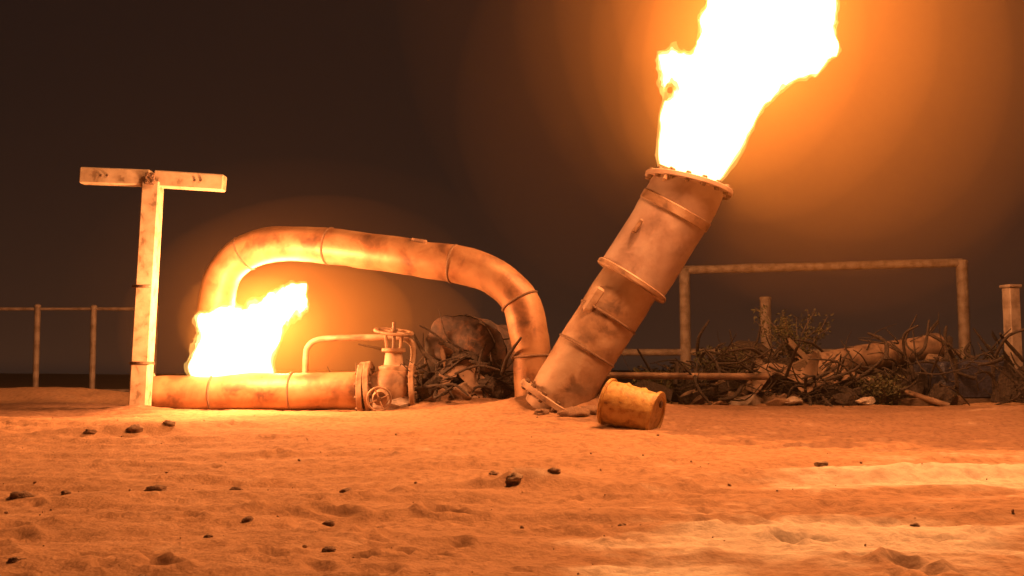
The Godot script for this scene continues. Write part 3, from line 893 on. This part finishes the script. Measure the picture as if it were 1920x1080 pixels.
func tangle(lo: Vector3, hi: Vector3, count: int, label: String) -> void:
	var st := Shape.new()
	for k in count:
		var a := Vector3(rng.randf_range(lo.x, hi.x), 0, rng.randf_range(lo.z, hi.z))
		var u := (a.x - lo.x) / (hi.x - lo.x)
		a.y = ground(a.x, a.z) + rng.randf() * (hi.y - lo.y) * (0.35 + 0.65 * sin(PI * u)) * 0.75
		var dir := Vector3(rng.randf_range(-1, 1), rng.randf_range(-0.35, 0.6), rng.randf_range(-0.6, 0.6)).normalized() * rng.randf_range(0.25, 0.85)
		var bend := Vector3(rng.randf_range(-1, 1), rng.randf_range(-1, 1), rng.randf_range(-1, 1)) * 0.14
		var b := a + dir
		b.y = maxf(b.y, ground(b.x, b.z) - 0.02)
		var r := 0.008 + 0.03 * pow(rng.randf(), 2.5)
		tube(st, smooth_path([a, (a + b) * 0.5 + bend, b], 4), PackedFloat32Array([r, r, r * 0.95, r * 0.9, r * 0.85, r * 0.8, r * 0.7, r * 0.6, r * 0.5]), 6)
	var o := single("brushwood", st.done(), M.char, label, "brushwood")
	o.set_meta("kind", "stuff")

func strip(pts: Array, w: float, m: Material, label: String) -> void:
	var st := Shape.new()
	var ps := smooth_path(pts, 6)
	for side in [1, -1]:
		var k := st.v.size()
		for j in ps.size():
			var f := (ps[mini(j + 1, ps.size() - 1)] - ps[maxi(j - 1, 0)]).normalized()
			var x := f.cross(Vector3(0.2, 0.9, 0.3)).normalized().rotated(f, j * 0.06)
			var n: Vector3 = x.cross(f) * side
			var ww: float = w * (1.0 + 0.25 * lump_noise.get_noise_2d(j * 1.3, pts[0].x * 3))
			for e in [-0.5, 0.0, 0.5]: st.point(ps[j] + x * e * ww + n * (0.004 + 0.02 * (0.25 - e * e)), n)
		for j in ps.size() - 1:
			for e in 2: st.quad(k + j * 3 + e, k + j * 3 + e + 1, k + j * 3 + e + 4, k + j * 3 + e + 3)
	single("metal_strip", st.done(), m, label, "metal sheet")

func wreckage() -> void:
	tangle(Vector3(2.3, 0, -15.9), Vector3(4.8, 1.05, -14.2), 210, "burnt branches and rods tangled in the left half of the scrap heap")
	tangle(Vector3(4.4, 0, -16.1), Vector3(8.8, 1.2, -14.3), 260, "burnt branches and rods tangled in the right half of the scrap heap")
	tangle(Vector3(-1.3, 0, -13.1), Vector3(0.15, 0.75, -12.55), 75, "burnt rods and branches tangled before the scorched tank")
	tangle(Vector3(-2.1, 0, -13.8), Vector3(-0.9, 0.7, -13.3), 70, "burnt rods and branches tangled behind the gate valve")
	strip([Vector3(-1.05, 0.15, -12.7), Vector3(-0.85, 0.55, -12.75), Vector3(-0.9, 0.95, -12.85), Vector3(-0.65, 1.15, -12.9)], 0.16, M.dull, "torn curled metal strip standing between the gate valve and the tank")
	strip([Vector3(-0.9, 0.25, -12.5), Vector3(-0.5, 0.35, -12.55), Vector3(-0.15, 0.22, -12.6), Vector3(0.05, 0.4, -12.7)], 0.14, M.dull, "torn metal strip lying in front of the scorched tank")
	strip([Vector3(-0.2, 0.2, -12.6), Vector3(-0.35, 0.6, -12.75), Vector3(-0.2, 1.0, -12.8), Vector3(-0.45, 1.35, -12.9)], 0.22, M.char, "blackened sheet standing against the right of the scorched tank")
	strip([Vector3(-0.95, 0.7, -12.75), Vector3(-0.6, 0.95, -12.75), Vector3(-0.25, 0.8, -12.75)], 0.2, M.char, "buckled black sheet hung across the front of the scorched tank")
	strip([Vector3(-1.1, 0.3, -12.6), Vector3(-0.75, 0.75, -12.7), Vector3(-0.45, 0.55, -12.65), Vector3(-0.2, 0.3, -12.6)], 0.24, M.dull, "folded rusty plate slumped over the front of the scorched tank")
	strip([Vector3(1.6, 0.2, -13.6), Vector3(1.9, 0.5, -13.8), Vector3(2.3, 0.35, -13.9)], 0.2, M.char, "blackened strip on the sand behind the yellow drum")
	strip([Vector3(3.6, 0.4, -14.6), Vector3(4.0, 0.75, -14.8), Vector3(4.5, 0.6, -14.8), Vector3(4.75, 0.95, -15.0)], 0.22, M.dull, "twisted metal strip arching over the left of the scrap heap")
	strip([Vector3(5.3, 0.2, -14.6), Vector3(5.7, 0.5, -14.7), Vector3(6.2, 0.4, -14.8), Vector3(6.4, 0.7, -15.0)], 0.18, M.char, "blackened metal strip below the pipe offcut")
	strip([Vector3(7.5, 0.2, -14.9), Vector3(7.8, 0.8, -15.1), Vector3(7.7, 1.3, -15.4)], 0.24, M.char, "blackened sheet standing right of the blue crate")
	var list := [
		[-1.0, -12.75, 0.24, 0.2, M.char, "charred lump right of the gate valve foot"], [-0.65, -12.6, 0.2, 0.14, M.brown_stone, "brown stone under the torn strip before the tank"],
		[-0.25, -12.75, 0.3, 0.2, M.char, "charred lump at the right front of the tank"], [2.1, -14.4, 0.3, 0.2, M.char, "charred lump behind the yellow drum"],
		[1.75, -13.6, 0.28, 0.18, M.clod, "dark clod behind the foot of the leaning pipe"], [7.9, -15.0, 0.34, 0.24, M.char, "charred lump right of the blue crate"],
		[-1.15, -13.5, 0.4, 0.34, M.char, "big charred lump behind the gate valve"], [-1.75, -13.7, 0.36, 0.3, M.char, "charred lump behind the right end of the ground pipe"],
		[2.6, -15.2, 0.5, 0.42, M.char, "big charred lump behind the left end of the scrap heap"], [3.9, -15.9, 0.55, 0.5, M.char, "big charred lump on the back of the scrap heap"],
		[8.3, -15.7, 0.5, 0.45, M.char, "big charred lump before the post at the right edge"], [6.3, -16.0, 0.6, 0.5, M.char, "big charred lump behind the right half of the pipe offcut"],
	]
	for k in list.size():
		var q: Array = list[k]
		single("rubble_block", rock(Vector3(q[2], q[3], q[2] * 0.8), k * 3.1 + 40, 0.45, 2, 7), q[4], q[5], "rubble", Transform3D(Basis(Vector3.UP, k * 1.7), Vector3(q[0], ground(q[0], q[1]) + q[3] * 0.4, q[1])))

func ground_bits() -> void:
	var list := [
		[-2.8, -5.55, 0.10, "dark clod nearest the left edge of the sand"], [-2.62, -5.72, 0.06, "small dark clod right behind the left edge clod"],
		[-2.18, -5.95, 0.10, "broad brown clod on the sand in front of the T shaped post"], [-1.70, -5.98, 0.06, "small clod on the sand in front of the fire"],
		[-1.01, -5.95, 0.07, "brown clod on the sand in front of the gate valve"], [-0.91, -4.85, 0.05, "small round clod in the middle foreground"],
		[-0.63, -4.65, 0.04, "tiny dark clod right of the small round clod in the foreground"], [-1.3, -4.8, 0.05, "flat clod left of the small round clod in the foreground"],
		[0.54, -4.75, 0.04, "tiny clod in the foreground below the sand heap"], [-1.35, -4.35, 0.035, "tiny clod at the left of the near foreground"],
		[-0.75, -4.0, 0.05, "flat clod in the near foreground left of centre"], [-1.9, -3.75, 0.05, "dark clod at the lower left corner"],
		[-1.36, -3.6, 0.04, "dark clod at the lower edge left of centre"], [0.02, -6.2, 0.10, "pale stone on top of the little sand heap"],
		[0.27, -6.3, 0.07, "smaller stone on the right flank of the little sand heap"], [-0.12, -6.38, 0.06, "brown stone on the left flank of the little sand heap"],
		[1.9, -4.6, 0.045, "clod on the pale sand at the lower right"], [2.3, -7.2, 0.08, "dark stone behind the pale sand drift"],
		[-3.7, -9.5, 0.13, "largest dark clod on the broken edge before the T shaped post"], [-4.05, -9.3, 0.09, "dark clod left on the broken edge before the T shaped post"],
		[-3.45, -9.75, 0.10, "pale lump at the right end of the broken edge"], [0.35, -11.35, 0.14, "dark stone at the foot of the leaning pipe"], [0.72, -11.1, 0.26, "large dark clod between the leaning pipe and the yellow drum"], [0.92, -11.3, 0.2, "dark clod behind the yellow drum at the pipe foot"],
	]
	for k in list.size():
		var q: Array = list[k]
		var m: Material = M.stone if "pale" in q[3] and "stone" in q[3] or "lump" in q[3] else M.clod
		single("dirt_clod", rock(Vector3(q[2], q[2] * 0.5, q[2] * 0.8) * 0.62, k * 2.3 + 11, 0.6, 2), m, q[3], "clod", Transform3D(Basis(Vector3.UP, k * 2.0), Vector3(q[0], ground(q[0], q[1]) + q[2] * 0.08, q[1])))
	var mm := MultiMesh.new()
	mm.transform_format = MultiMesh.TRANSFORM_3D
	mm.mesh = rock(Vector3.ONE, 2.0, 0.6, 1)
	mm.instance_count = 320
	for k in 320:
		var d := 2.8 + pow(rng.randf(), 1.4) * 13.0
		var x := rng.randf_range(-0.62, 0.62) * d
		if lump_noise.get_noise_2d(x * 0.5, d * 0.9) < rng.randf_range(-0.6, 0.25): x = rng.randf_range(-0.62, 0.62) * d
		var r := 0.003 + 0.012 * pow(rng.randf(), 6.0) + d * 0.0002
		mm.set_instance_transform(k, Transform3D(Basis(Vector3(rng.randf(), rng.randf(), rng.randf()).normalized(), rng.randf() * TAU).scaled_local(Vector3(r, r * 0.6, r * 0.8)), Vector3(x, ground(x, -d) + r * 0.4 + 0.004, -d)))
	var o := MultiMeshInstance3D.new()
	o.name = "gravel"
	o.multimesh = mm
	o.material_override = M.crumb
	add_child(o)
	tag(o, "scattered brown gravel and crumbs on the sand", "gravel", "", "stuff")

func _ready() -> void:
	rng.seed = 20
	for q in [[low_noise, 1, 0.16, 2], [mid_noise, 2, 0.8, 3], [fine_noise, 3, 4.2, 3], [lump_noise, 4, 0.75, 3]]:
		q[0].seed = q[1]
		q[0].frequency = q[2]
		q[0].fractal_octaves = q[3]
		q[0].noise_type = FastNoiseLite.TYPE_SIMPLEX_SMOOTH

	# camera
	var cam := Camera3D.new()
	cam.name = "camera"
	cam.position = Vector3(0, 0.75, 0)
	cam.rotation_degrees.x = 4.76
	cam.fov = 33.4
	cam.near = 0.1
	cam.far = 600.0
	add_child(cam)
	cam.current = true

	# night sky, haze and exposure
	var e := Environment.new()
	var sky := Sky.new()
	var sm := ProceduralSkyMaterial.new()
	sm.sky_top_color = Color(0.0036, 0.0036, 0.0037).linear_to_srgb()
	sm.sky_horizon_color = Color(0.034, 0.0155, 0.0085).linear_to_srgb()
	sm.sky_curve = 0.075
	sm.ground_horizon_color = Color(0.014, 0.010, 0.008).linear_to_srgb()
	sm.ground_bottom_color = Color(0.008, 0.006, 0.005).linear_to_srgb()
	sky.sky_material = sm
	e.background_mode = Environment.BG_SKY
	e.sky = sky
	e.tonemap_mode = Environment.TONE_MAPPER_LINEAR
	e.tonemap_exposure = 1.32
	e.fog_enabled = true
	e.fog_density = 0.0009
	e.fog_light_color = Color(1.0, 0.78, 0.55).linear_to_srgb()
	e.volumetric_fog_enabled = true
	e.volumetric_fog_density = 0.0
	e.sdfgi_enabled = true
	e.ssao_enabled = true
	e.ssil_enabled = true
	var we := WorldEnvironment.new()
	we.name = "environment"
	we.environment = e
	add_child(we)

	# the light of the two fires, each lamp just off the glowing face it belongs to
	flame_lamp(Vector3(2.75, 4.6, -10.0), 20.0, 0.45)
	flame_lamp(Vector3(3.3, 9.2, -8.3), 108.0, 0.6)
	flame_lamp(Vector3(3.1, 5.2, -12.6), 16.0, 0.45)
	flame_lamp(Vector3(-3.5, 1.6, -12.15), 19.0, 0.25)
	flame_lamp(Vector3(-3.6, 1.5, -14.3), 14.0, 0.25)

	make_materials()
	make_ground()
	leaning_pipe()
	bent_pipe()
	lying_pipe()
	valve()
	dark_tank()
	t_post()
	pipe_fence("fence", "low pipe fence far behind the cream T shaped post", [[Vector3(-10.86, 0, -22), 2.17, -0.03], [Vector3(-9.57, 0, -22), 2.15, -0.03], [Vector3(-8.2, 0, -22), 2.15, 0.02], [Vector3(-13.4, 0, -22), 2.2, 0]], [[Vector3(-13.4, 2.1, -22), Vector3(-8.2, 2.1, -22), 0.6], [Vector3(-13.6, 0.24, -22), Vector3(-8.2, 0.22, -22), 0.7]], 0.065, M.fence)
	pipe_fence("fence", "tall pale pipe frame standing behind the scrap heap on the right", [[Vector3(3.97, 0, -22), 3.02, 0], [Vector3(5.82, 0, -22), 2.35, 0.0], [Vector3(10.36, 0, -22), 3.2, 0]], [[Vector3(3.97, 3.0, -22), Vector3(10.36, 3.17, -22), 0.8], [Vector3(2.4, 1.11, -22), Vector3(10.3, 1.11, -22), 0.6]], 0.125, M.fence)
	var rp := thing("boundary_post", "pale square post at the right edge beyond the blue crate", "post", Vector3(8.34, ground(8.34, -16), -16))
	var s := Shape.new()
	box(s, Transform3D(Basis(Vector3.UP, 0.2), Vector3(0, 0.75, 0)), Vector3(0.2, 2.3, 0.2), 0.015)
	part("post", s.done(), M.fence, rp)
	s = Shape.new()
	box(s, Transform3D(Basis(Vector3.UP, 0.2), Vector3(0, 1.92, 0)), Vector3(0.25, 0.05, 0.25), 0.012)
	part("post_cap", s.done(), M.fence, rp)
	yellow_drum()
	scrap_heap()
	wreckage()
	ground_bits()

	flame("vent_flame", "huge white flame roaring up from the mouth of the leaning pipe", [
		Vector4(2.20, 3.30, -11.5, 0.38), Vector4(2.27, 3.5, -11.45, 0.43), Vector4(2.40, 3.8, -11.35, 0.45), Vector4(2.58, 4.2, -11.25, 0.50), Vector4(2.0, 4.33, -11.2, 0.15),
		Vector4(3.02, 4.63, -11.1, 0.55), Vector4(3.44, 4.70, -11.05, 0.32), Vector4(2.98, 5.1, -11.0, 0.56), Vector4(3.05, 5.7, -10.85, 0.56), Vector4(2.85, 6.2, -10.6, 0.5), Vector4(3.3, 6.5, -10.4, 0.55),
		Vector4(3.72, 5.1, -11.0, 0.10), Vector4(2.28, 4.85, -11.1, 0.08), Vector4(3.72, 4.5, -11.0, 0.09), Vector4(3.0, 7.1, -10.1, 0.5), Vector4(3.3, 7.7, -9.95, 0.52), Vector4(3.1, 8.4, -9.75, 0.5), Vector4(3.55, 8.9, -9.5, 0.42), Vector4(3.3, 9.6, -9.3, 0.36), Vector4(3.5, 10.2, -9.15, 0.22), Vector4(3.45, 10.7, -9.0, 0.1)],
		Vector3(1.3, 2.5, -12.3), Vector3(4.5, 11.2, -8.3), 0.05, Vector3(2.2, 3.0, -11.5), Vector3(1.9, 1.0, 1.9), 0.22, [0.0, 0.025, 0.055])
	flame("ground_fire", "low white and yellow fire burning beneath the arched pipe", [
		Vector4(-3.86, 1.05, -13.4, 0.40), Vector4(-4.12, 1.38, -13.4, 0.22), Vector4(-3.92, 0.62, -13.4, 0.36), Vector4(-3.5, 1.28, -13.4, 0.28), Vector4(-3.18, 1.60, -13.4, 0.19), Vector4(-2.98, 1.82, -13.4, 0.10),
		Vector4(-4.22, 0.9, -13.35, 0.16), Vector4(-3.55, 0.62, -13.4, 0.22), Vector4(-3.95, 0.78, -13.05, 0.20), Vector4(-3.65, 0.80, -13.08, 0.16), Vector4(-4.2, 0.74, -13.05, 0.13)],
		Vector3(-5.3, 0.0, -14.3), Vector3(-2.4, 2.4, -12.4), 0.035, Vector3(-3.9, 0.2, -13.4), Vector3(2.4, 1.3, 2.4), 0.17, [0.0, 0.022, 0.05])
	# billows of smoke, each a body of its own, thickest near the flames and to the right of the tall one
	for q in [
		[Vector3(2.9, 4.6, -11.3), Vector3(2.6, 3.4, 2.0), 0.032, -0.3, "innermost billow of orange smoke round the tall flame"],
		[Vector3(3.25, 4.5, -11.5), Vector3(3.6, 4.3, 2.6), 0.026, -0.7, "thick billow of orange smoke hugging the right of the tall flame"],
		[Vector3(3.55, 4.9, -11.3), Vector3(4.4, 5.6, 3.2), 0.020, 0.5, "leaning billow of orange smoke right of the tall flame"],
		[Vector3(3.75, 4.4, -11.5), Vector3(5.8, 4.9, 3.6), 0.015, -0.5, "broad billow of orange smoke right of the tall flame"],
		[Vector3(3.5, 5.0, -11.3), Vector3(5.9, 7.4, 4.2), 0.010, 0.3, "high billow of thin smoke round the tall flame"],
		[Vector3(2.4, 4.3, -11.6), Vector3(6.4, 5.6, 4.0), 0.0042, 0.5, "thin smoke hanging left of the tall flame above the leaning pipe"],
		[Vector3(3.9, 4.7, -11.5), Vector3(8.0, 6.6, 4.8), 0.0065, -0.4, "wide thin smoke drifting right of the tall flame"],
		[Vector3(3.3, 5.2, -11.4), Vector3(9.2, 9.6, 5.6), 0.0022, 0.9, "thinnest outer smoke round the tall flame"],
		[Vector3(-3.6, 1.2, -13.6), Vector3(2.0, 1.7, 1.4), 0.070, 0.2, "thick glowing smoke close round the ground fire"],
		[Vector3(-3.0, 1.3, -13.7), Vector3(3.2, 2.0, 1.8), 0.085, 0.12, "orange smoke under the arched pipe"],
		[Vector3(-2.5, 1.25, -13.5), Vector3(4.4, 2.3, 2.2), 0.055, -0.1, "orange smoke drifting right under the arched pipe"],
		[Vector3(-3.0, 1.5, -13.7), Vector3(5.2, 3.4, 2.8), 0.011, 0.15, "thin smoke spreading over the arched pipe"],
		[Vector3(-2.7, 1.5, -13.5), Vector3(7.2, 4.4, 3.4), 0.0022, -0.1, "thinnest smoke above the arched pipe"],
	]: smoke("smoke", q[0], q[1], q[2], q[3], q[4])
